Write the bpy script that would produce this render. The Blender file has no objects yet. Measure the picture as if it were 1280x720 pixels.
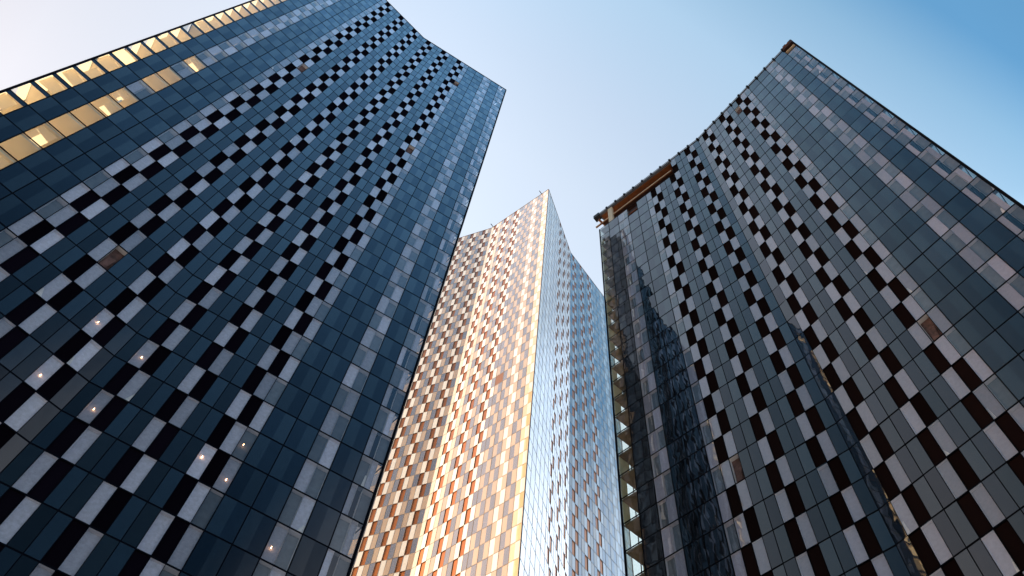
import bpy, math, random
from mathutils import Vector, Matrix

random.seed(7)
SC = bpy.context.scene
COL = SC.collection
FH = 3.0                      # storey height in metres
MW = 0.52738 * FH             # width of one facade module
CAM_Z = 1.6

# ------------------------------------------------------------------ camera
FOC = 1130.17427
RG = Vector((0.98885899, 0.14885532, 0.0))
FW = Vector((-0.13567265, 0.90128539, 0.41143356))
UP = Vector((0.06124407, -0.40684977, 0.91143976))
cam_data = bpy.data.cameras.new('camera')
cam = bpy.data.objects.new('camera', cam_data)
COL.objects.link(cam)
cam.matrix_world = Matrix(((RG[0], -RG[1], -RG[2], 0), (FW[0], -FW[1], -FW[2], 0),
                           (UP[0], -UP[1], -UP[2], CAM_Z), (0, 0, 0, 1)))
cam_data.sensor_width = 36.0
cam_data.lens = FOC / 1280 * 36.0
cam_data.clip_start = 0.1
cam_data.clip_end = 20000
SC.camera = cam


def project(p):
    d = Vector((p[0], p[1], p[2] - CAM_Z))
    q = RG * d[0] + FW * d[1] + UP * d[2]
    if q[2] <= 0.01:
        return None
    return 640 + FOC * q[0] / q[2], 360 + FOC * q[1] / q[2]


# ------------------------------------------------------------------ light
SUN_EL, SUN_AZ = math.radians(17), math.radians(8)
sx, sy = -math.cos(SUN_AZ), math.sin(SUN_AZ)
world = bpy.data.worlds.new('World')
SC.world = world
world.use_nodes = True
wn = world.node_tree
bg = wn.nodes['Background']
sky = wn.nodes.new('ShaderNodeTexSky')
sky.sky_type = 'NISHITA'
sky.sun_disc = False
sky.sun_elevation = SUN_EL
sky.sun_rotation = math.atan2(sx, sy)
sky.ozone_density = 3.0
sky.dust_density = 1.0
# milky haze on the sun's side of the sky, deep blue on the other
tc = wn.nodes.new('ShaderNodeTexCoord')
dot = wn.nodes.new('ShaderNodeVectorMath'); dot.operation = 'DOT_PRODUCT'
g = Vector((-0.40, 0.917, 0)).normalized()
dot.inputs[1].default_value = g
wn.links.new(tc.outputs['Generated'], dot.inputs[0])
mr = wn.nodes.new('ShaderNodeMapRange')
mr.inputs[1].default_value = -1.0; mr.inputs[2].default_value = 0.5
wn.links.new(dot.outputs['Value'], mr.inputs[0])
ramp = wn.nodes.new('ShaderNodeValToRGB')
stops = [(-.70, (.82, 1.07, 1.10)), (-.23, (1.85, 2.34, 2.12)), (-.15, (.80, 1.13, 1.01)), (-.09, (.82, 1.15, 1.03)), (-.034, (1.70, 1.62, 1.20)), (.05, (2.66, 2.07, 1.40)),  # lift behind the view added so the left tower's top reflects brighter
         (.17, (3.28, 2.19, 1.41)), (.26, (3.72, 2.36, 1.46)), (.40, (3.95, 2.46, 1.50))]
els = ramp.color_ramp.elements
while len(els) < len(stops):
    els.new(0.5)
for e, (t, c) in zip(els, stops):
    e.position = (t + 1.0) / 1.5
    e.color = (c[0] / 4, c[1] / 4, c[2] / 4, 1)
wn.links.new(mr.outputs[0], ramp.inputs[0])
mul = wn.nodes.new('ShaderNodeVectorMath'); mul.operation = 'MULTIPLY'
wn.links.new(sky.outputs[0], mul.inputs[0])
wn.links.new(ramp.outputs[0], mul.inputs[1])
# low sky behind the view darkened by hand to dim the lower glass reflections
sep = wn.nodes.new('ShaderNodeSeparateXYZ')
wn.links.new(tc.outputs['Generated'], sep.inputs[0])
low = wn.nodes.new('ShaderNodeMath'); low.operation = 'MULTIPLY_ADD'
wn.links.new(sep.outputs['Y'], low.inputs[0]); low.inputs[1].default_value = .5
wn.links.new(sep.outputs['Z'], low.inputs[2])
lo2 = wn.nodes.new('ShaderNodeMapRange')
lo2.inputs[1].default_value = .30; lo2.inputs[2].default_value = .95
wn.links.new(low.outputs[0], lo2.inputs[0])
pw = wn.nodes.new('ShaderNodeMath'); pw.operation = 'POWER'; pw.inputs[1].default_value = 1.6
wn.links.new(lo2.outputs[0], pw.inputs[0])
lo3 = wn.nodes.new('ShaderNodeMapRange')
lo3.inputs[3].default_value = .6; lo3.inputs[4].default_value = 4.0
wn.links.new(pw.outputs[0], lo3.inputs[0])
hz = wn.nodes.new('ShaderNodeMapRange')  # extra brightness along the horizon, added to light the window blinds
hz.inputs[1].default_value = .10; hz.inputs[2].default_value = .38
hz.inputs[3].default_value = 1.3; hz.inputs[4].default_value = 0.0
wn.links.new(sep.outputs['Z'], hz.inputs[0])
ha = wn.nodes.new('ShaderNodeMath'); ha.operation = 'ADD'
wn.links.new(lo3.outputs[0], ha.inputs[0]); wn.links.new(hz.outputs[0], ha.inputs[1])
lo2 = ha
low = lo2
sca = wn.nodes.new('ShaderNodeVectorMath'); sca.operation = 'SCALE'
# the sky is already bright close to the sun: no extra haze there
nx = wn.nodes.new('ShaderNodeMapRange'); nx.interpolation_type = 'SMOOTHSTEP'
nx.inputs[1].default_value = -.55; nx.inputs[2].default_value = -.05
nx.inputs[3].default_value = .56; nx.inputs[4].default_value = 1.0
wn.links.new(sep.outputs['X'], nx.inputs[0])
# unseen sky glow added ahead right so the centre tower's shaded side reflects paler
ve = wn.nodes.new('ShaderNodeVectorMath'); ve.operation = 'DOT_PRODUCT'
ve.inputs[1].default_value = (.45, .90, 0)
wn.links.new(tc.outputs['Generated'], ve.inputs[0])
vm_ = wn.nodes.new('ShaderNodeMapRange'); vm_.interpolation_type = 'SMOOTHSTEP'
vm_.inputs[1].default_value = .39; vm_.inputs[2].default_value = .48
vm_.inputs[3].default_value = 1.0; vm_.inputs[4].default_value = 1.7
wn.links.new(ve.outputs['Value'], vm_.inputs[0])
vx = wn.nodes.new('ShaderNodeMapRange'); vx.interpolation_type = 'SMOOTHSTEP'  # second unseen glow added low on the right for that side's reflections
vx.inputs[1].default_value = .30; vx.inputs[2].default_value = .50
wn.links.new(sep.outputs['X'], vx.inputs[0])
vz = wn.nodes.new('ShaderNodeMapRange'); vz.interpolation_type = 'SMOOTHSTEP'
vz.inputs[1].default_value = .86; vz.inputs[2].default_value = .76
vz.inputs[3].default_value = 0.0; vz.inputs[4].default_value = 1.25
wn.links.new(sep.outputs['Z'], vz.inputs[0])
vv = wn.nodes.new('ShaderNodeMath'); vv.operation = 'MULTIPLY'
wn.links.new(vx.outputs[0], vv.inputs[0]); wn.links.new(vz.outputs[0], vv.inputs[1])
m1 = wn.nodes.new('ShaderNodeMath'); m1.operation = 'MULTIPLY'
wn.links.new(low.outputs[0], m1.inputs[0]); wn.links.new(nx.outputs[0], m1.inputs[1])
m2 = wn.nodes.new('ShaderNodeMath'); m2.operation = 'MULTIPLY'
wn.links.new(m1.outputs[0], m2.inputs[0]); wn.links.new(vm_.outputs[0], m2.inputs[1])
wn.links.new(m2.outputs[0], sca.inputs['Scale'])
wn.links.new(mul.outputs[0], sca.inputs[0])
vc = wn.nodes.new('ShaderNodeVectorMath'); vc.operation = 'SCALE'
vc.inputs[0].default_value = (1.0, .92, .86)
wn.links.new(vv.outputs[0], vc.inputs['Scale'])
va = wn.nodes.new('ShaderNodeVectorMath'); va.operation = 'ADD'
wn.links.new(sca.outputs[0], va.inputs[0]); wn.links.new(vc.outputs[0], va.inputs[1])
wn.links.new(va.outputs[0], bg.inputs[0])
bg.inputs[1].default_value = 0.15

sun_data = bpy.data.lights.new('sun', 'SUN')
sun_data.energy = 5.0
sun_data.angle = math.radians(0.6)
sun_data.color = (1.0, 0.77, 0.50)
sun = bpy.data.objects.new('sun', sun_data)
COL.objects.link(sun)
sdir = Vector((sx * math.cos(SUN_EL), sy * math.cos(SUN_EL), math.sin(SUN_EL)))
sun.rotation_euler = sdir.to_track_quat('Z', 'Y').to_euler()
sun.location = sdir * 400

SC.view_settings.view_transform = 'Standard'
SC.view_settings.look = 'None'
SC.view_settings.gamma = 1
SC.view_settings.exposure = 1.5
SC.view_settings.use_curve_mapping = False
SC.render.engine = 'CYCLES'
SC.cycles.max_bounces = 10
SC.cycles.transparent_max_bounces = 12
SC.cycles.sample_clamp_indirect = 6
SC.cycles.use_denoising = True

# ------------------------------------------------------------------ materials
MATS = {}


def base_mat(name):
    m = bpy.data.materials.new(name)
    m.use_nodes = True
    MATS[name] = m
    nt = m.node_tree
    return m, nt, nt.nodes['Principled BSDF'], nt.nodes['Material Output']


def wave(nt, amount, scale=0.75):
    """gentle roller-wave distortion of float glass"""
    tc_ = nt.nodes.new('ShaderNodeTexCoord')
    at = nt.nodes.new('ShaderNodeAttribute'); at.attribute_name = 'rnd'
    cm = nt.nodes.new('ShaderNodeVectorMath'); cm.operation = 'SCALE'
    cm.inputs[0].default_value = (37.0, 91.0, 53.0)
    nt.links.new(at.outputs['Fac'], cm.inputs['Scale'])
    ad = nt.nodes.new('ShaderNodeVectorMath'); ad.operation = 'ADD'
    nt.links.new(tc_.outputs['Object'], ad.inputs[0])
    nt.links.new(cm.outputs[0], ad.inputs[1])
    mp = nt.nodes.new('ShaderNodeMapping'); mp.inputs['Scale'].default_value = (1, 1, .55)
    nt.links.new(ad.outputs[0], mp.inputs[0])
    no = nt.nodes.new('ShaderNodeTexNoise')
    no.inputs['Scale'].default_value = scale
    no.inputs['Detail'].default_value = 1.0
    no.inputs['Distortion'].default_value = .6
    nt.links.new(mp.outputs[0], no.inputs['Vector'])
    bu = nt.nodes.new('ShaderNodeBump')
    bu.inputs['Strength'].default_value = 1.0
    bu.inputs['Distance'].default_value = amount
    nt.links.new(no.outputs['Fac'], bu.inputs['Height'])
    return bu


def varied(nt, col, lo, hi, grain=0.0, gscale=6.0):
    """base colour with a slightly different tone for every panel"""
    at = nt.nodes.new('ShaderNodeAttribute'); at.attribute_name = 'rnd'
    mr_ = nt.nodes.new('ShaderNodeMapRange')
    mr_.inputs[3].default_value = lo; mr_.inputs[4].default_value = hi
    nt.links.new(at.outputs['Fac'], mr_.inputs[0])
    val = mr_.outputs[0]
    if grain:
        tc_ = nt.nodes.new('ShaderNodeTexCoord')
        no = nt.nodes.new('ShaderNodeTexNoise')
        no.inputs['Scale'].default_value = gscale
        no.inputs['Detail'].default_value = 5
        no.inputs['Roughness'].default_value = .7
        nt.links.new(tc_.outputs['Object'], no.inputs['Vector'])
        m2 = nt.nodes.new('ShaderNodeMapRange')
        m2.inputs[1].default_value = .3; m2.inputs[2].default_value = .7
        m2.inputs[3].default_value = 1 - grain; m2.inputs[4].default_value = 1 + grain
        nt.links.new(no.outputs['Fac'], m2.inputs[0])
        mm = nt.nodes.new('ShaderNodeMath'); mm.operation = 'MULTIPLY'
        nt.links.new(val, mm.inputs[0]); nt.links.new(m2.outputs[0], mm.inputs[1])
        val = mm.outputs[0]
    vm = nt.nodes.new('ShaderNodeVectorMath'); vm.operation = 'SCALE'
    vm.inputs[0].default_value = col
    nt.links.new(val, vm.inputs['Scale'])
    return vm.outputs[0]


def opaque(name, col, rough=.5, ior=1.5, lo=.85, hi=1.15, grain=0.0, gscale=6.0, waviness=0.0, metallic=0.0, coat=0.0, tint=None):
    m, nt, p, out = base_mat(name)
    nt.links.new(varied(nt, col, lo, hi, grain, gscale), p.inputs['Base Color'])
    p.inputs['Roughness'].default_value = rough
    p.inputs['IOR'].default_value = ior
    p.inputs['Metallic'].default_value = metallic
    p.inputs['Coat Weight'].default_value = coat
    if coat == 1:
        p.inputs['Coat IOR'].default_value = 3.0
    if tint:
        p.inputs['Specular Tint'].default_value = (*tint, 1)
    p.inputs['Coat Roughness'].default_value = .02
    if waviness:
        b = wave(nt, waviness)
        nt.links.new(b.outputs[0], p.inputs['Normal'])
        nt.links.new(b.outputs[0], p.inputs['Coat Normal'])
    return m


def clear_glass(name, tint, ior, waviness=0.006):
    m, nt, p, out = base_mat(name)
    nt.nodes.remove(p)
    tr = nt.nodes.new('ShaderNodeBsdfTransparent'); tr.inputs[0].default_value = (*tint, 1)
    gl = nt.nodes.new('ShaderNodeBsdfGlossy'); gl.inputs['Roughness'].default_value = 0.015
    gl.inputs[0].default_value = (.95, .97, 1, 1)
    fr = nt.nodes.new('ShaderNodeFresnel')
    ge = nt.nodes.new('ShaderNodeNewGeometry')
    io = nt.nodes.new('ShaderNodeMapRange')          # the pane is thin: same reflectance from inside
    io.inputs[3].default_value = ior; io.inputs[4].default_value = 1 / ior
    nt.links.new(ge.outputs['Backfacing'], io.inputs[0])
    nt.links.new(io.outputs[0], fr.inputs[0])
    mx = nt.nodes.new('ShaderNodeMixShader')
    b = wave(nt, waviness)
    nt.links.new(b.outputs[0], gl.inputs['Normal'])
    nt.links.new(fr.outputs[0], mx.inputs[0])
    nt.links.new(tr.outputs[0], mx.inputs[1])
    nt.links.new(gl.outputs[0], mx.inputs[2])
    nt.links.new(mx.outputs[0], out.inputs[0])
    return m


def facade_glass(name, col, ior, tint, lo, hi, waviness):
    """tinted glass over a dark backing: body colour under a Fresnel reflection, both a little different on every pane"""
    m, nt, p, out = base_mat(name)
    nt.nodes.remove(p)
    b = wave(nt, waviness)
    di = nt.nodes.new('ShaderNodeBsdfDiffuse')
    nt.links.new(varied(nt, col, .6, 1.5, .2, 2.0), di.inputs[0])
    gl = nt.nodes.new('ShaderNodeBsdfGlossy'); gl.inputs['Roughness'].default_value = .02
    nt.links.new(varied(nt, tint, lo, hi), gl.inputs[0])
    fr = nt.nodes.new('ShaderNodeFresnel'); fr.inputs[0].default_value = ior
    for q in (gl, fr):
        nt.links.new(b.outputs[0], q.inputs['Normal'])
    mx = nt.nodes.new('ShaderNodeMixShader')
    nt.links.new(fr.outputs[0], mx.inputs[0])
    nt.links.new(di.outputs[0], mx.inputs[1]); nt.links.new(gl.outputs[0], mx.inputs[2])
    nt.links.new(mx.outputs[0], out.inputs[0])
    return m


def lamp_mat(name, col, strength):
    m, nt, p, out = base_mat(name)
    p.inputs['Emission Color'].default_value = (*col, 1)
    p.inputs['Emission Strength'].default_value = strength
    return m


# blue tower and grey tower
facade_glass('navy_glass', (.003, .008, .016), 1.85, (.80, .86, .92), .86, 1.05, .006)
facade_glass('blue_glass', (.006, .014, .024), 2.0, (1.0, 1.0, 1.0), .88, 1.05, .006)
facade_glass('slate_glass', (.006, .011, .015), 1.85, (.82, .84, .88), .84, 1.06, .006)
facade_glass('grey_glass', (.009, .010, .013), 1.95, (1.0, .96, 1.0), .84, 1.04, .0045)
facade_glass('grey_blue_glass', (.012, .014, .020), 2.1, (1.0, .99, 1.0), .84, 1.04, .0045)
opaque('black_louvre', (.0035, .0025, .006), .9, 1.05, .6, 1.4)
opaque('umber_louvre', (.011, .0055, .0055), .9, 1.05, .75, 1.25)
clear_glass('clear_glass', (.90, .91, .93), 2.1)
clear_glass('lilac_clear_glass', (.92, .90, .93), 2.1, .0045)
clear_glass('room_glass', (.93, .94, .92), 1.5, .003)
clear_glass('bay_glass', (.80, .84, .80), 2.0, .012)
opaque('blind_fabric', (.56, .58, .69), .8, 1.4, .55, 1.25, grain=.17, gscale=4.5)
opaque('lilac_blind', (.44, .435, .52), .8, 1.4, .65, 1.2, grain=.10, gscale=4.5)
opaque('curtain_white', (.80, .80, .80), .8, 1.4, .9, 1.1, grain=.12, gscale=9)
opaque('dim_room', (.15, .17, .19), .8, 1.4, .7, 1.3, grain=.2, gscale=1.5)
opaque('ceiling_paint', (.72, .72, .76), .8, 1.4, .9, 1.1)
opaque('frame_navy', (.003, .004, .008), .6, 1.06)
opaque('frame_black', (.004, .004, .006), .6, 1.06)
opaque('core_dark', (.03, .035, .04), .8, 1.4)
opaque('room_cream', (.80, .68, .48), .8, 1.4, .85, 1.1, grain=.1, gscale=1.2)
opaque('room_ceiling', (.76, .68, .54), .8, 1.4)
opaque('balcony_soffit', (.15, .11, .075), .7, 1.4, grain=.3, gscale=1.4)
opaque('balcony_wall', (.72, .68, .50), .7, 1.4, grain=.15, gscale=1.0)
opaque('brown_insulation', (.11, .06, .055), .8, 1.4, .8, 1.2, grain=.6, gscale=2.2)
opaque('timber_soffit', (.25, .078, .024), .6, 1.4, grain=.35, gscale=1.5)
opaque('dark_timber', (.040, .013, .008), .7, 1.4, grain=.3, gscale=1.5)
opaque('cream_steel', (.85, .70, .52), .5, 1.4)
opaque('roof_grey', (.14, .14, .16), .6, 1.4, grain=.2)
opaque('bracket_black', (.012, .012, .016), .5, 1.4)
opaque('darkened_blind', (.13, .13, .16), .1, 1.7, .7, 1.2, waviness=.006)  # blind tone darkened on the plain sides to keep their mirror image dark
m, nt, p, out = base_mat('glowing_blind')
p.inputs['Base Color'].default_value = (.86, .74, .52, 1)
p.inputs['Roughness'].default_value = .8
tl = nt.nodes.new('ShaderNodeBsdfTranslucent'); tl.inputs[0].default_value = (.86, .76, .58, 1)
mxs = nt.nodes.new('ShaderNodeMixShader'); mxs.inputs[0].default_value = .55
nt.links.new(p.outputs[0], mxs.inputs[1]); nt.links.new(tl.outputs[0], mxs.inputs[2]); nt.links.new(mxs.outputs[0], out.inputs[0])
# sunlit tower
opaque('milk_glass', (.70, .69, .70), .10, 1.7, .92, 1.08, waviness=.004, coat=1)
opaque('cream_glass', (.42, .31, .215), .10, 1.7, .9, 1.1, waviness=.004, coat=1)
opaque('sheen_cream_glass', (.56, .48, .37), .10, 1.7, .9, 1.1, waviness=.004, coat=1)  # strong reflection beside the fold put into a paler glass colour
opaque('mist_glass', (.145, .14, .185), .08, 1.8, .85, 1.15, waviness=.004, coat=1)
opaque('bronze_louvre', (.58, .19, .048), .42, 1.45, .85, 1.15, metallic=1.0, coat=.6)
opaque('sunglow_glass', (.62, .47, .30), .10, 1.7, .92, 1.08, waviness=.004, coat=1)  # golden sun glow of the edge columns put into the glass colour
opaque('rust_panel', (.13, .065, .055), .6, 1.4)
opaque('frame_taupe', (.16, .13, .12), .4, 1.5)
opaque('core_pale', (.3, .28, .26), .8, 1.4)
lamp_mat('warm_lamp', (1, .50, .22), 8.0)
lamp_mat('white_lamp', (1, .93, .8), 5.0)


# ------------------------------------------------------------------ mesh builder
class MB:
    def __init__(self):
        self.v, self.f, self.mi, self.r, self.names = [], [], [], [], []

    def m(self, name):
        if name not in self.names:
            self.names.append(name)
        return self.names.index(name)

    def quad(self, pts, mat, rnd=0.5):
        i = len(self.v)
        self.v.extend(tuple(p) for p in pts)
        self.f.append(tuple(range(i, i + len(pts))))
        self.mi.append(self.m(mat)); self.r.append(rnd)

    def hexa(self, a, b, mat, rnd=0.5):
        """prism between two matching loops"""
        n = len(a)
        self.quad(list(reversed(a)), mat, rnd)
        self.quad(b, mat, rnd)
        for k in range(n):
            l = (k + 1) % n
            self.quad([a[k], a[l], b[l], b[k]], mat, rnd)

    def build(self, name, parent=None, stuff=False):
        me = bpy.data.meshes.new(name)
        me.from_pydata(self.v, [], self.f)
        for n in self.names:
            me.materials.append(MATS[n])
        me.polygons.foreach_set('material_index', self.mi)
        at = me.attributes.new('rnd', 'FLOAT', 'FACE')
        at.data.foreach_set('value', self.r)
        me.update()
        o = bpy.data.objects.new(name, me)
        COL.objects.link(o)
        if parent:
            o.parent = parent
        if stuff:
            o['kind'] = 'stuff'
        return o


# ------------------------------------------------------------------ tower plan
class Face:
    """one inward-folded side of a tower: two flat facets of 11 modules"""
    def __init__(s, fold, a, b, roof):
        s.fold, s.roof = Vector(fold), roof
        s.ta, s.tb = Vector((math.cos(a), math.sin(a))), Vector((math.cos(b), math.sin(b)))
        s.na, s.nb = Vector((math.sin(a), -math.cos(a))), Vector((math.sin(b), -math.cos(b)))

    def frame(s, mod):
        left = mod < 11
        return (s.ta, s.na) if left else (s.tb, s.nb)

    def at(s, h, facet_mod=None):
        """plan point at half-module index h (0..44)"""
        d = (h / 2 - 11) * MW
        return s.fold + (s.ta if h <= 22 else s.tb) * d

    def pt(s, mod, du, z, w):
        """du metres from the left boundary of module mod, w metres outward"""
        t, n = s.frame(mod)
        p = s.fold + t * ((mod - 11) * MW + du) + n * w
        return Vector((p[0], p[1], z))


class Tower:
    def __init__(s, X, Y, a, b, H):
        s.roof = H * FH + CAM_Z
        f0 = Face((X * FH, Y * FH), a, b, s.roof)
        p0, p1 = f0.at(0), f0.at(44)
        ch = p1 - p0
        s.c = (p0 + p1) / 2 + Vector((-ch[1], ch[0])) / 2
        s.faces = []
        for k in range(4):
            q = k * math.pi / 2
            r = Matrix.Rotation(q, 2)
            s.faces.append(Face(s.c + r @ (f0.fold - s.c), a + q, b + q, s.roof))

    def outline(s, inset, cut=None):
        """plan polygon inset from the glass; cut=(m0,m3) leaves a room out of the corner between sides 3 and 0"""
        lines = []
        for f in s.faces:
            lines.append((f.fold - f.na * inset, f.ta)); lines.append((f.fold - f.nb * inset, f.tb))
        pts = []
        n = len(lines)
        for k in range(n):
            (p, d), (q, e) = lines[k - 1], lines[k]
            den = d[0] * e[1] - d[1] * e[0]
            w = q - p
            t = (w[0] * e[1] - w[1] * e[0]) / den
            pts.append(p + d * t)
        # pts[0] is corner 3/0, pts[1] fold of side 0, pts[2] corner 0/1 ...
        tags = [''] * n
        if cut:
            f0, f3 = s.faces[0], s.faces[3]
            a0 = f0.at(cut[0] * 2) - f0.na * inset
            a3 = f3.at(44 - cut[1] * 2) - f3.nb * inset
            d, e = -f0.na, -f3.nb
            w = a3 - a0
            den = d[0] * e[1] - d[1] * e[0]
            t = (w[0] * e[1] - w[1] * e[0]) / den
            q = a0 + d * t
            corner = pts[0]
            pts = [a3, q, a0] + pts[1:]
            tags = ['room', 'room'] + [''] * (len(pts) - 2)
            return pts, tags, [a0, q, a3, corner]
        return pts, tags, None


def prism(mb, pts, z0, z1, mats, cap='core_dark'):
    n = len(pts)
    for k in range(n):
        a, b = pts[k], pts[(k + 1) % n]
        mb.quad([(a[0], a[1], z0), (b[0], b[1], z0), (b[0], b[1], z1), (a[0], a[1], z1)], mats[k], random.random())
    mb.quad([(p[0], p[1], z1) for p in pts], cap)
    mb.quad([(p[0], p[1], z0) for p in reversed(pts)], cap)


def in_view(tower, pts):
    """picture area of a panel, 0 when it cannot be seen"""
    q = [project(p) for p in pts]
    if any(x is None for x in q):
        return 0
    cx, cy = sum(x[0] for x in q) / len(q), sum(x[1] for x in q) / len(q)
    if not (0 < cx < 1280 and 0 < cy < 720):
        return 0
    if tower == 'M':
        if cx < 632 - .318 * (cy - 111) + 4 or cx > 746 + .075 * (cy - 266):
            return 0
    ar = 0
    for i in range(len(q)):
        x0, y0 = q[i]; x1, y1 = q[(i + 1) % len(q)]
        ar += x0 * y1 - x1 * y0
    return abs(ar) / 2


LIGHT_MODS = (0, 2, 19, 21)
DARK_MODS = (1, 3, 4, 17, 18, 20)


def cell_kind(h):
    m, s = divmod(h, 2)
    if m in LIGHT_MODS:
        return 'light'
    if m in DARK_MODS:
        return 'dark'
    if h in (10, 33):
        return 'flank'
    return 'check' if h % 4 in (3, 0) else 'slim'


LOOK = {
    'L': dict(frame='frame_navy', dark=('navy_glass', 'blue_glass'), slim=('slate_glass', 'blue_glass'), vent='black_louvre',
              blind='blind_fabric', glass='clear_glass', core='core_dark'),
    'R': dict(frame='frame_black', dark=('grey_glass', 'grey_blue_glass'), slim=('grey_glass', 'grey_blue_glass'), vent='umber_louvre',
              blind='lilac_blind', glass='lilac_clear_glass', core='core_dark'),
    'M': dict(frame='frame_taupe', dark=('cream_glass', 'mist_glass'), slim=('cream_glass', 'mist_glass'), vent='bronze_louvre',
              blind='milk_glass', glass='clear_glass', core='core_pale'),
}
# rooms seen at the glass corner: modules on side 0 / side 3
ROOM = {'L': (3, 3), 'R': (1, 2), 'M': None}
LAMPS = {'L': [(19, 40), (23, 40), (19, 42), (23, 42), (33, 41), (31, 42), (33, 42), (38, 43)], 'R': [], 'M': []}
OPEN_VENTS = {'L': [(16, 38), (33, 6), (32, 20), (12, 20)], 'R': [(32, 24), (12, 24), (30, 2)], 'M': []}
BOTTOM = 6.6


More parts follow.
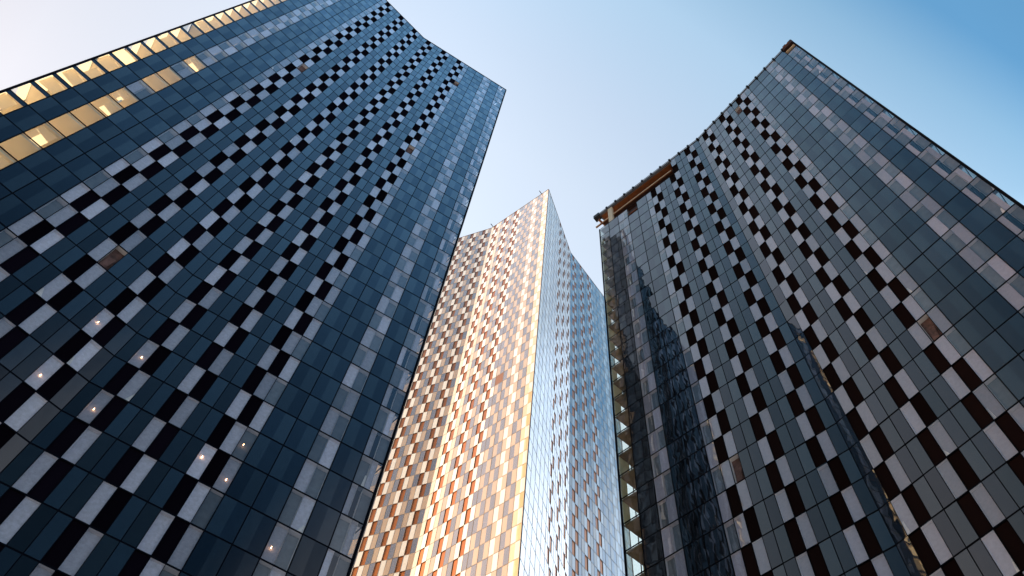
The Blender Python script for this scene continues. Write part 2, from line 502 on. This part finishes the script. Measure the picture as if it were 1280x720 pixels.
def make_tower(key, name, label, T, shown):
    root = bpy.data.objects.new(name, None)
    COL.objects.link(root)
    root['label'] = label
    root['category'] = 'tower'
    root.location = (0, 0, 0)
    L = LOOK[key]
    zr = T.roof
    rows = int((zr - BOTTOM) / FH)
    items = {k: [] for k in ('window', 'wide_window', 'dark_pane', 'slim_pane', 'vent_panel')}
    rest = {k: MB() for k in items}
    rest_blind = MB()
    frame = MB()
    room = ROOM[key]

    def opened(fi, mod, r):
        if key != 'R':
            return False
        if fi == 0:
            return (r <= 2 and mod < 8) or (r == 3 and mod == 3) or (r == 1 and mod == 21)
        if fi == 3:
            return r <= 2 and mod >= 14
        return False

    for fi, F in enumerate(T.faces):
        detail = fi in shown
        for r in range(1, rows + 1):
            z1 = zr - (r - 1) * FH
            z0 = z1 - FH
            for mod in range(22):
                if opened(fi, mod, r):
                    continue
                t, n = F.frame(mod)
                kinds = [cell_kind(2 * mod), cell_kind(2 * mod + 1)]

                def pane(u0, u1, zz0, zz1, w=0.0, tilt=.0022 if key == 'L' else .004):
                    a, b = random.gauss(0, tilt), random.gauss(0, tilt)
                    uc, zc = (u0 + u1) / 2, (zz0 + zz1) / 2
                    return [F.pt(mod, u, z, w + a * (u - uc) + b * (z - zc))
                            for u, z in ((u0, zz0), (u1, zz0), (u1, zz1), (u0, zz1))]

                def recess(mb, u0, u1, depth, back, rnd, lip=-.02):
                    """little room behind a pane: jambs, head, sill and blind"""
                    A = [F.pt(mod, u, z, lip) for u, z in ((u0, z0 + .05), (u1, z0 + .05), (u1, z1 - .05), (u0, z1 - .05))]
                    B = [F.pt(mod, u, z, -depth) for u, z in ((u0, z0 + .05), (u1, z0 + .05), (u1, z1 - .05), (u0, z1 - .05))]
                    mb.quad(B, back, rnd)
                    for i, mt in ((0, 'dim_room'), (1, 'ceiling_paint'), (2, 'ceiling_paint'), (3, 'ceiling_paint')):
                        j = (i + 1) % 4
                        mb.quad([A[i], A[j], B[j], B[i]], mt, rnd)

                light = [(r + s) % 2 == 1 for s in (0, 1)]
                half = MW / 2
                area = in_view(key, pane(0, MW, z0, z1)) if detail else 0

                if kinds[0] in ('light', 'dark'):
                    see_through = room and ((fi == 0 and mod == 0) or (fi == 0 and mod == 2 and room[0] == 3 and (r >= 33 or random.random() < (.18 if r > 26 else .10)))
                                            or (fi == 3 and mod >= 22 - room[1])) or (key != 'M' and fi == 1 and mod == 0)
                    mb = MB()
                    bl = None
                    rn = random.random()
                    if see_through:
                        head = .55 if key == 'L' and fi == 0 and mod == 0 else .02
                        mb.quad(pane(0, MW, z0, z1 - head, tilt=.001), 'bay_glass' if key == 'R' else 'room_glass', rn)
                        if head > .1:
                            mb.quad(pane(0, MW, z1 - head, z1, tilt=0), 'navy_glass', rn)
                        if key == 'L' and fi == 0 and random.random() < .62:
                            # sheer curtain right behind the front pane, glowing with the sunlit room behind it
                            bl = MB()
                            w_ = random.uniform(.55, 1.0) * (MW - .08)
                            off = random.choice((0, MW - .08 - w_))
                            low_ = random.choice((.05, .05, .7))
                            bl.quad([F.pt(mod, u, z, -.17) for u, z in ((.04 + off, z0 + low_), (.04 + off + w_, z0 + low_), (.04 + off + w_, z1 - .5), (.04 + off, z1 - .5))],
                                    'glowing_blind', rn)
                        if key == 'R' and fi == 3 and random.random() < .75:
                            bl = MB()
                            w_ = random.uniform(.5, 1.3)
                            bl.quad([F.pt(mod, u, z, -.14) for u, z in ((MW - w_, z0 + .06), (MW - .06, z0 + .06), (MW - .06, z1 - .3), (MW - w_, z1 - .3))],
                                    'balcony_wall', rn)
                        if key == 'L' and fi == 3 and mod >= 20 and random.random() < .93:
                            drop = z0 + random.choice((.06, .06, .06, .5, 1.0))
                            bl = MB()
                            bl.quad([F.pt(mod, u, z, -.14) for u, z in ((.04, drop), (MW - .04, drop), (MW - .04, z1 - .3), (.04, z1 - .3))], 'glowing_blind', rn)
                        part = 'wide_window'
                    elif kinds[0] == 'dark':
                        if (key, fi, mod, r) == ('M', 0, 17, 29):
                            mb.quad(pane(0, MW, z0, z1), 'rust_panel', rn)
                        else:
                            q0, q1, q2, q3 = pane(0, MW, z0, z1)
                            qa, qb = (q0 + q1) / 2, (q3 + q2) / 2
                            for s in (0, 1):
                                mt = L['dark'][1 if light[s] else 0]
                                mb.quad([q0, qa, qb, q3] if s == 0 else [qa, q1, q2, qb], mt,
                                        rn if key != 'M' else random.random())
                        part = 'dark_pane'
                    else:
                        part = 'wide_window'
                        if key == 'M' or not detail:
                            for s in (0, 1):
                                mt = ('milk_glass' if light[s] else ('sunglow_glass' if mod in (0, 21) else 'cream_glass')) if key == 'M' else ('darkened_blind' if light[s] else L['slim'][0])
                                mb.quad(pane(s * half, s * half + half, z0, z1, tilt=.0012), mt, random.random())
                        else:
                            mb.quad(pane(0, MW, z0, z1), L['glass'], rn)
                            bl = MB()
                            for s in (0, 1):
                                u0, u1 = s * half + (.04 if s == 0 else 0.012), s * half + half - (.04 if s else .012)
                                if light[s]:
                                    if mod == 21:
                                        u1 -= .36        # the blind stops short of the glass corner
                                    recess(bl, u0, u1, random.uniform(.03, .10) if r < 26 else random.uniform(.08, .26), L['blind'], random.random())
                                else:
                                    recess(bl, u0, u1, random.uniform(.22, .42), 'dim_room', random.random())
                    put = [(part, mb, bl, area, (2 * mod, r))]
                else:
                    put = []
                    for s in (0, 1):
                        h = 2 * mod + s
                        k = kinds[s]
                        mb, bl = MB(), None
                        u0, u1 = s * half, s * half + half
                        rn = random.random()
                        ar = area / 2
                        if fi == 0 and (h, r) in OPEN_VENTS[key]:
                            part = 'vent_panel'
                            recess(mb, u0 + .02, u1 - .02, .35, 'brown_insulation', rn)
                            mb.quad([F.pt(mod, u, z, -.16) for u, z in ((u0 + .1, z0 + .3), (u1 - .25, z0 + .3), (u1 - .12, z0 + 1.7), (u0 + .2, z0 + 1.5))],
                                    'brown_insulation', .9)
                        elif k == 'check' and not light[s]:
                            part = 'vent_panel'
                            d = .07
                            A = [F.pt(mod, u, z, 0) for u, z in ((u0, z0), (u1, z0), (u1, z1), (u0, z1))]
                            B = [F.pt(mod, u, z, -d) for u, z in ((u0, z0), (u1, z0), (u1, z1), (u0, z1))]
                            mb.quad(B, L['vent'], rn)
                            if detail:
                                for i in range(4):
                                    mb.quad([A[i], A[(i + 1) % 4], B[(i + 1) % 4], B[i]], L['vent'], rn)
                        elif k == 'slim':
                            part = 'slim_pane'
                            mt = L['slim'][1 if light[s] else 0]
                            if key == 'M' and fi == 0 and h in (22, 25):
                                mt = 'sheen_cream_glass'
                            pq = pane(u0, u1, z0, z1)
                            if key == 'R' and fi == 0 and h == 22:
                                # the first pane past the fold turns a little further out
                                o_ = t.to_3d() * 0 + n.to_3d() * .016
                                pq[1] += o_; pq[2] += o_
                            mb.quad(pq, mt, rn)
                        else:
                            part = 'window'
                            if key == 'M' or not detail:
                                mt = ('milk_glass' if light[s] else 'mist_glass') if key == 'M' else ('darkened_blind' if light[s] else L['slim'][0])
                                mb.quad(pane(u0, u1, z0, z1, tilt=.0012), mt, rn)
                            else:
                                mb.quad(pane(u0, u1, z0, z1), L['glass'], rn)
                                bl = MB()
                                if light[s]:
                                    recess(bl, u0 + .02, u1 - .02, random.uniform(.03, .10) if r < 26 else random.uniform(.08, .26), L['blind'], random.random())
                                else:
                                    recess(bl, u0 + .02, u1 - .02, random.uniform(.22, .42), 'dim_room', random.random())
                        put.append((part, mb, bl, ar, (h, r)))
                for part, mb, bl, ar, hr in put:
                    if bl and random.random() < .08:
                        # a curtain gathered to one side behind the glass
                        s = hr[0] % 2 if part == 'window' else random.randint(0, 1)
                        ub = s * half
                        side = random.random() < .5
                        top, bot = random.uniform(.02, .12), random.uniform(.12, .4)
                        z8 = z0 + .08; z9 = z8 + random.uniform(.5, 1.3)
                        nseg = 5
                        for i in range(nseg):
                            def edge(k_):
                                q = k_ / nseg
                                ut, ubm = top * q, bot * q
                                w = -.07 - (.03 if k_ % 2 else 0)
                                if side:
                                    ut, ubm = half - .05 - ut, half - .05 - ubm
                                return (F.pt(mod, ub + .02 + ut, z9, w), F.pt(mod, ub + .02 + ubm, z8, w))
                            a, b = edge(i), edge(i + 1)
                            bl.quad([a[1], b[1], b[0], a[0]], 'curtain_white', random.random())
                    if ar > 0:
                        items[part].append((ar, mb, bl, hr, fi))
                    else:
                        merge(rest[part], mb)
                        if bl:
                            merge(rest_blind, bl)
        # lobby glazing below the lowest storey
        zb = zr - rows * FH
        for mod in range(22):
            rest['dark_pane'].quad([F.pt(mod, u, z, 0) for u, z in ((0, 0), (MW, 0), (MW, zb), (0, zb))], L['dark'][0], random.random())
        # frame
        for h in range(0, 45):
            mod = min(h // 2, 21)
            whole = h % 2 == 0
            if not whole and (kinds_at(h)):
                continue
            hw, pr = (.034, .018) if whole else (.02, .012)
            if whole and 10 < h < 34:
                hw = .026
            top = zr
            if key == 'R' and ((fi == 0 and h < 16) or (fi == 3 and h > 28)):
                top = zr - 2 * FH
            if key == 'R' and fi == 0 and h >= 43:
                top = zr - FH
            du = h * MW / 2 - mod * MW
            fm = mod if h != 22 else 11
            a = [F.pt(fm, du + x, 0, w) for x, w in ((-hw, -.04), (-hw, pr), (hw, pr), (hw, -.04))]
            b = [p + Vector((0, 0, top)) for p in a]
            frame.hexa(a, b, L['frame'])
        for r in range(0, rows + 1):
            z = zr - r * FH
            for m0, m1 in ((0, 11), (11, 22)):
                s0, s1 = m0, m1
                if key == 'R' and r < 2:
                    if fi == 0 and m0 == 0:
                        s0 = 8
                    if fi == 3 and m0 == 11:
                        s1 = 14
                    if fi == 0 and m0 == 11 and r == 0:
                        s1 = 21
                t, n = F.frame(m0)
                loop = [F.pt(m0, (s0 - m0) * MW, z + dz, w) for dz, w in ((-.048, -.04), (-.048, .015), (.048, .015), (.048, -.04))]
                d = t * ((s1 - s0) * MW)
                frame.hexa(loop, [p + Vector((d[0], d[1], 0)) for p in loop], L['frame'])
    frame.build('facade_frame', root)

    # the panels that show largest become parts, the rest of each kind one mass
    for part, lst in items.items():
        lst.sort(key=lambda x: -x[0])
        for i, (ar, mb, bl, hr, fi) in enumerate(lst):
            if i < 100:
                if not mb.f:
                    continue
                o = mb.build(part, root)
                if fi == 0 and hr in OPEN_VENTS[key]:
                    o['label'] = 'open panel showing brown insulation'
                elif mb.names == ['rust_panel']:
                    o['label'] = 'dull rust coloured replacement panel'
                if bl:
                    bl.build('blind', o)
            else:
                merge(rest[part], mb)
                if bl:
                    merge(rest_blind, bl)
    for part, mb in rest.items():
        if mb.f:
            o = mb.build(part, root, stuff=True)
            if part == 'wide_window' and rest_blind.f:
                rest_blind.build('blind', o, stuff=True)

    # core behind the glass
    core = MB()
    z_top = zr - .35
    if room:
        pts, tags, cell = T.outline(1.0, room)
        wall = 'room_cream' if key == 'L' else 'balcony_wall'
        mats = [wall if g_ else L['core'] for g_ in tags]
        prism(core, pts, 0, z_top if key == 'L' else zr - 2 * FH - .35, mats)
        a0, q, a3, corner = cell
        pts2, tags2, cell2 = T.outline(.12, room)
        b0, q2, b3, corner2 = cell2
        loop = [b0, q, b3, corner2]
        nfl = rows if key == 'L' else rows - 2
        for i in range(nfl + 1):
            z = zr - (i + (0 if key == 'L' else 2)) * FH
            sl = MB()
            lo = [Vector((p[0], p[1], z - .24)) for p in loop]
            hi = [Vector((p[0], p[1], z + .02)) for p in loop]
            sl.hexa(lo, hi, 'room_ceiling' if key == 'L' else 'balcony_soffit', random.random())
            sl.build('floor_slab', root)
    else:
        pts, tags, _ = T.outline(.45)
        prism(core, pts, 0, z_top, [L['core']] * len(pts))
    core.build('core_wall', root)
    return root, rows


def kinds_at(h):
    """True where the boundary h lies inside a full-width pane"""
    return cell_kind(h) in ('light', 'dark')


def merge(dst, src):
    off = len(dst.v)
    dst.v.extend(src.v)
    for f, mi, r in zip(src.f, src.mi, src.r):
        dst.f.append(tuple(i + off for i in f))
        dst.mi.append(dst.m(src.names[mi])); dst.r.append(r)


TL = Tower(-7.45763, 9.48121, 0.64995, 0.41594, 55.02656)
TR = Tower(7.44028, 9.81556, -0.84288, -1.0148, 41.22646)
TM = Tower(-2.40431, 26.6195, -0.47324, -0.77207, 70.31396)

left, rows_l = make_tower('L', 'glass_tower', 'dark navy blue glass tower with black checkerboard stripes and golden sunlit windows along its corner', TL, (0,))
right, rows_r = make_tower('R', 'glass_tower', 'slate grey glass tower with an open brown ledge cut into its roof corner', TR, (0,))
mid, rows_m = make_tower('M', 'glass_tower', 'sunlit cream and orange panelled tower standing between the two darker towers', TM, (0, 1))


def coping(T, key, root, skip=None):
    for fi, F in enumerate(T.faces):
        mb = MB()
        for m0, m1 in ((0, 11), (11, 22)):
            t, n = F.frame(m0)
            loop = [F.pt(m0, 0, T.roof + dz, w) for dz, w in ((.045, -.35), (.045, .06), (.14, .06), (.14, -.35))]
            d = t * (11 * MW)
            mb.hexa(loop, [p + Vector((d[0], d[1], 0)) for p in loop], LOOK[key]['frame'] if key != 'R' else 'roof_grey')
        mb.build('parapet_coping', root)
    for F in T.faces:
        mb = MB()
        p = F.at(0); F3 = F
        c = (T.c - p).normalized()
        e = Vector((-c[1], c[0]))
        loop2 = [p - c * .07 - e * .07, p - c * .07 + e * .07, p + c * .09 + e * .09, p + c * .09 - e * .09]
        top = T.roof if not (key == 'R' and F is T.faces[0]) else T.roof - 2 * FH
        mb.hexa([Vector((q[0], q[1], 0)) for q in loop2], [Vector((q[0], q[1], top)) for q in loop2], LOOK[key]['frame'])
        mb.build('corner_post', root)


coping(TL, 'L', left)
coping(TM, 'M', mid)
coping(TR, 'R', right)


# ------------------------------------------------------------------ grey tower: open roof terrace and rail brackets
def lamp(F, h, r, root, T, mat='warm_lamp', dz=.5, w=-.1, size=.017):
    mod, s = divmod(h, 2)
    z1 = T.roof - (r - 1) * FH
    p = F.pt(mod, s * MW / 2 + MW * .25 + random.uniform(-.15, .15), z1 - dz, w)
    mb = MB()
    n = 10
    rings = []
    for k, (rad, dzz) in enumerate(((.01, .07), (.018, .02), (size * .8, 0), (size, -.04), (size * .7, -.085), (.008, -.1))):
        rings.append([p + Vector((math.cos(2 * math.pi * i / n) * rad, math.sin(2 * math.pi * i / n) * rad, dzz)) for i in range(n)])
    for a, b in zip(rings, rings[1:]):
        for i in range(n):
            mb.quad([a[i], b[i], b[(i + 1) % n], a[(i + 1) % n]], mat)
    mb.build('ceiling_lamp', root)


for h, r in LAMPS['L']:
    lamp(TL.faces[0], h, r, left, TL, dz=random.uniform(1.0, 1.9))


def facet_box(F, mod, u0, u1, z0, z1, w0, w1, mat, name, root):
    mb = MB()
    a = [F.pt(mod, u, z0, w) for u, w in ((u0, w0), (u1, w0), (u1, w1), (u0, w1))]
    b = [F.pt(mod, u, z1, w) for u, w in ((u0, w0), (u1, w0), (u1, w1), (u0, w1))]
    mb.hexa(a, b, mat, random.random())
    return mb.build(name, root)


def terrace():
    T, F0, F3 = TR, TR.faces[0], TR.faces[3]
    zr = T.roof
    # upper block of the core with the terrace corner left out
    pts, tags, cell = T.outline(.45, (8, 8))
    core = MB()
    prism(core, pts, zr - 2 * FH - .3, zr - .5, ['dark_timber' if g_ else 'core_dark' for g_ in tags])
    core.build('core_wall', right)
    a0, q, a3, corner = cell
    p2, t2, c2 = T.outline(0.0, (8, 8))
    o0, oq, o3, oc = c2
    # canopy over the terrace, timber soffit below it
    can = MB()
    lo = [Vector((p[0], p[1], zr - .32)) for p in (o0, q, o3, oc)]
    hi = [Vector((p[0], p[1], zr + .04)) for p in (o0, q, o3, oc)]
    can.hexa(lo, hi, 'roof_grey')
    can.build('terrace_canopy', right)
    sof = MB()
    ins = [o0 - F0.na * .25, q, o3 - F3.nb * .25, oc - (F0.na + F3.nb) * .3]
    sof.hexa([Vector((p[0], p[1], zr - .42)) for p in ins], [Vector((p[0], p[1], zr - .324)) for p in ins], 'timber_soffit')
    sof.build('terrace_soffit', right)
    # floor of the terrace
    fl = MB()
    fl.hexa([Vector((p[0], p[1], zr - 2 * FH - .3)) for p in (a0, q, a3, corner)], [Vector((p[0], p[1], zr - 2 * FH - .02)) for p in (a0, q, a3, corner)], 'roof_grey')
    fl.build('terrace_floor', right)
    # gallery slab half way up, dark below, with a pale edge strip on both open sides
    mb = MB()
    ins2 = [o0 - F0.na * .42, q, o3 - F3.nb * .42, oc - (F0.na + F3.nb) * .42]
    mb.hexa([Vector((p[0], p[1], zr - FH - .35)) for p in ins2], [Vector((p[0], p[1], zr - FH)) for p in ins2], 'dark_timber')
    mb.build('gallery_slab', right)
    for F, mod, ua, ub in ((F0, 0, -.75, 8 * MW - .35), (F3, 14, .35, 8 * MW + .35)):
        facet_box(F, mod, ua, ub, zr - FH - .34, zr - FH + .12, -.41, -.26, 'timber_soffit', 'edge_beam', right)
        facet_box(F, mod, ua, ub, zr - FH - .30, zr - FH - .16, -.255, -.17, 'cream_steel', 'edge_strip', right)
    # column near the corner
    facet_box(F0, 1, .05, .75, zr - 2 * FH, zr - .42, -.41, -.02, 'cream_steel', 'terrace_column', right)
    facet_box(F3, 19, .1, .8, zr - 2 * FH, zr - .42, -.41, -.02, 'cream_steel', 'terrace_column', right)
    # recess behind the missing pane of the third storey down
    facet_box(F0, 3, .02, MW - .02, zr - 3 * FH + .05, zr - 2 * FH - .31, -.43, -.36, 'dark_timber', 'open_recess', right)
    facet_box(F0, 3, .04, MW - .04, zr - 3 * FH + .9, zr - 3 * FH + 1.1, -.35, -.1, 'timber_soffit', 'recess_beam', right)
    # missing pane at the far roof corner
    facet_box(F0, 21, .04, MW - .05, zr - FH + .05, zr - .1, -.43, -.36, 'dark_timber', 'open_recess', right)
    facet_box(F0, 21, .06, MW - .1, zr - FH + 1.55, zr - FH + 1.7, -.34, -.08, 'cream_steel', 'recess_beam', right)
    facet_box(F0, 21, .02, MW + .1, zr - .55, zr + .55, -.5, .14, 'dark_timber', 'corner_hood', right)
    facet_box(F0, 21, .12, MW - .3, zr + .12, zr + .3, .145, .22, 'timber_soffit', 'hood_rail', right)
    facet_box(F0, 21, .30, .80, zr + .56, zr + 1.15, -.3, .1, 'bracket_black', 'roof_bracket', right)
    facet_box(F0, 21, 1.05, 1.62, zr + .56, zr + .95, -.3, .1, 'bracket_black', 'roof_bracket', right)
    # rail brackets along the parapet, one per module
    for k in range(0, 22):
        mod = min(k, 21)
        facet_box(F0, mod, -.13, .13, zr - .02, zr + .34, -.05, .24, 'bracket_black', 'roof_bracket', right)
    for m0, m1 in ((0, 11), (11, 21)):
        facet_box(F0, m0, 0, (m1 - m0) * MW, zr + .20, zr + .27, .07, .13, 'roof_grey', 'parapet_rail', right)
    facet_box(F0, 0, -.7, .25, zr - .75, zr + .25, -.5, .28, 'bracket_black', 'corner_hood', right)


terrace()

# anchor arms on the roof edge of the sunlit tower
for mod, du in ((11, .1), (20, .8)):
    F = TM.faces[0]
    mb = MB()
    z = TM.roof
    for (u, z0, z1, wa, wb) in ((0, 0, 1.3, -.35, -.2), (0, 1.3, 1.5, -.35, .7)):
        a = [F.pt(mod, du + uu, z + z0, w) for uu, w in ((-.07, wa), (.07, wa), (.07, wb), (-.07, wb))]
        b = [F.pt(mod, du + uu, z + z1, w) for uu, w in ((-.07, wa), (.07, wa), (.07, wb), (-.07, wb))]
        mb.hexa(a, b, 'bracket_black')
    mb.build('davit_arm', mid)

# ------------------------------------------------------------------ ground
m, nt, p, out = base_mat('paving')
tc_ = nt.nodes.new('ShaderNodeTexCoord')
br = nt.nodes.new('ShaderNodeTexBrick')
br.inputs['Scale'].default_value = 1.0
br.inputs['Color1'].default_value = (.22, .21, .20, 1)
br.inputs['Color2'].default_value = (.27, .26, .25, 1)
br.inputs['Mortar'].default_value = (.12, .12, .12, 1)
br.inputs['Mortar Size'].default_value = .01
br.inputs['Brick Width'].default_value = .9
br.inputs['Row Height'].default_value = .45
nt.links.new(tc_.outputs['Object'], br.inputs['Vector'])
nt.links.new(br.outputs['Color'], p.inputs['Base Color'])
p.inputs['Roughness'].default_value = .8
gm = MB()
S = 6000
gm.quad([(-S, -S, 0), (S, -S, 0), (S, S, 0), (-S, S, 0)], 'paving')
gr = gm.build('ground')
gr['kind'] = 'structure'
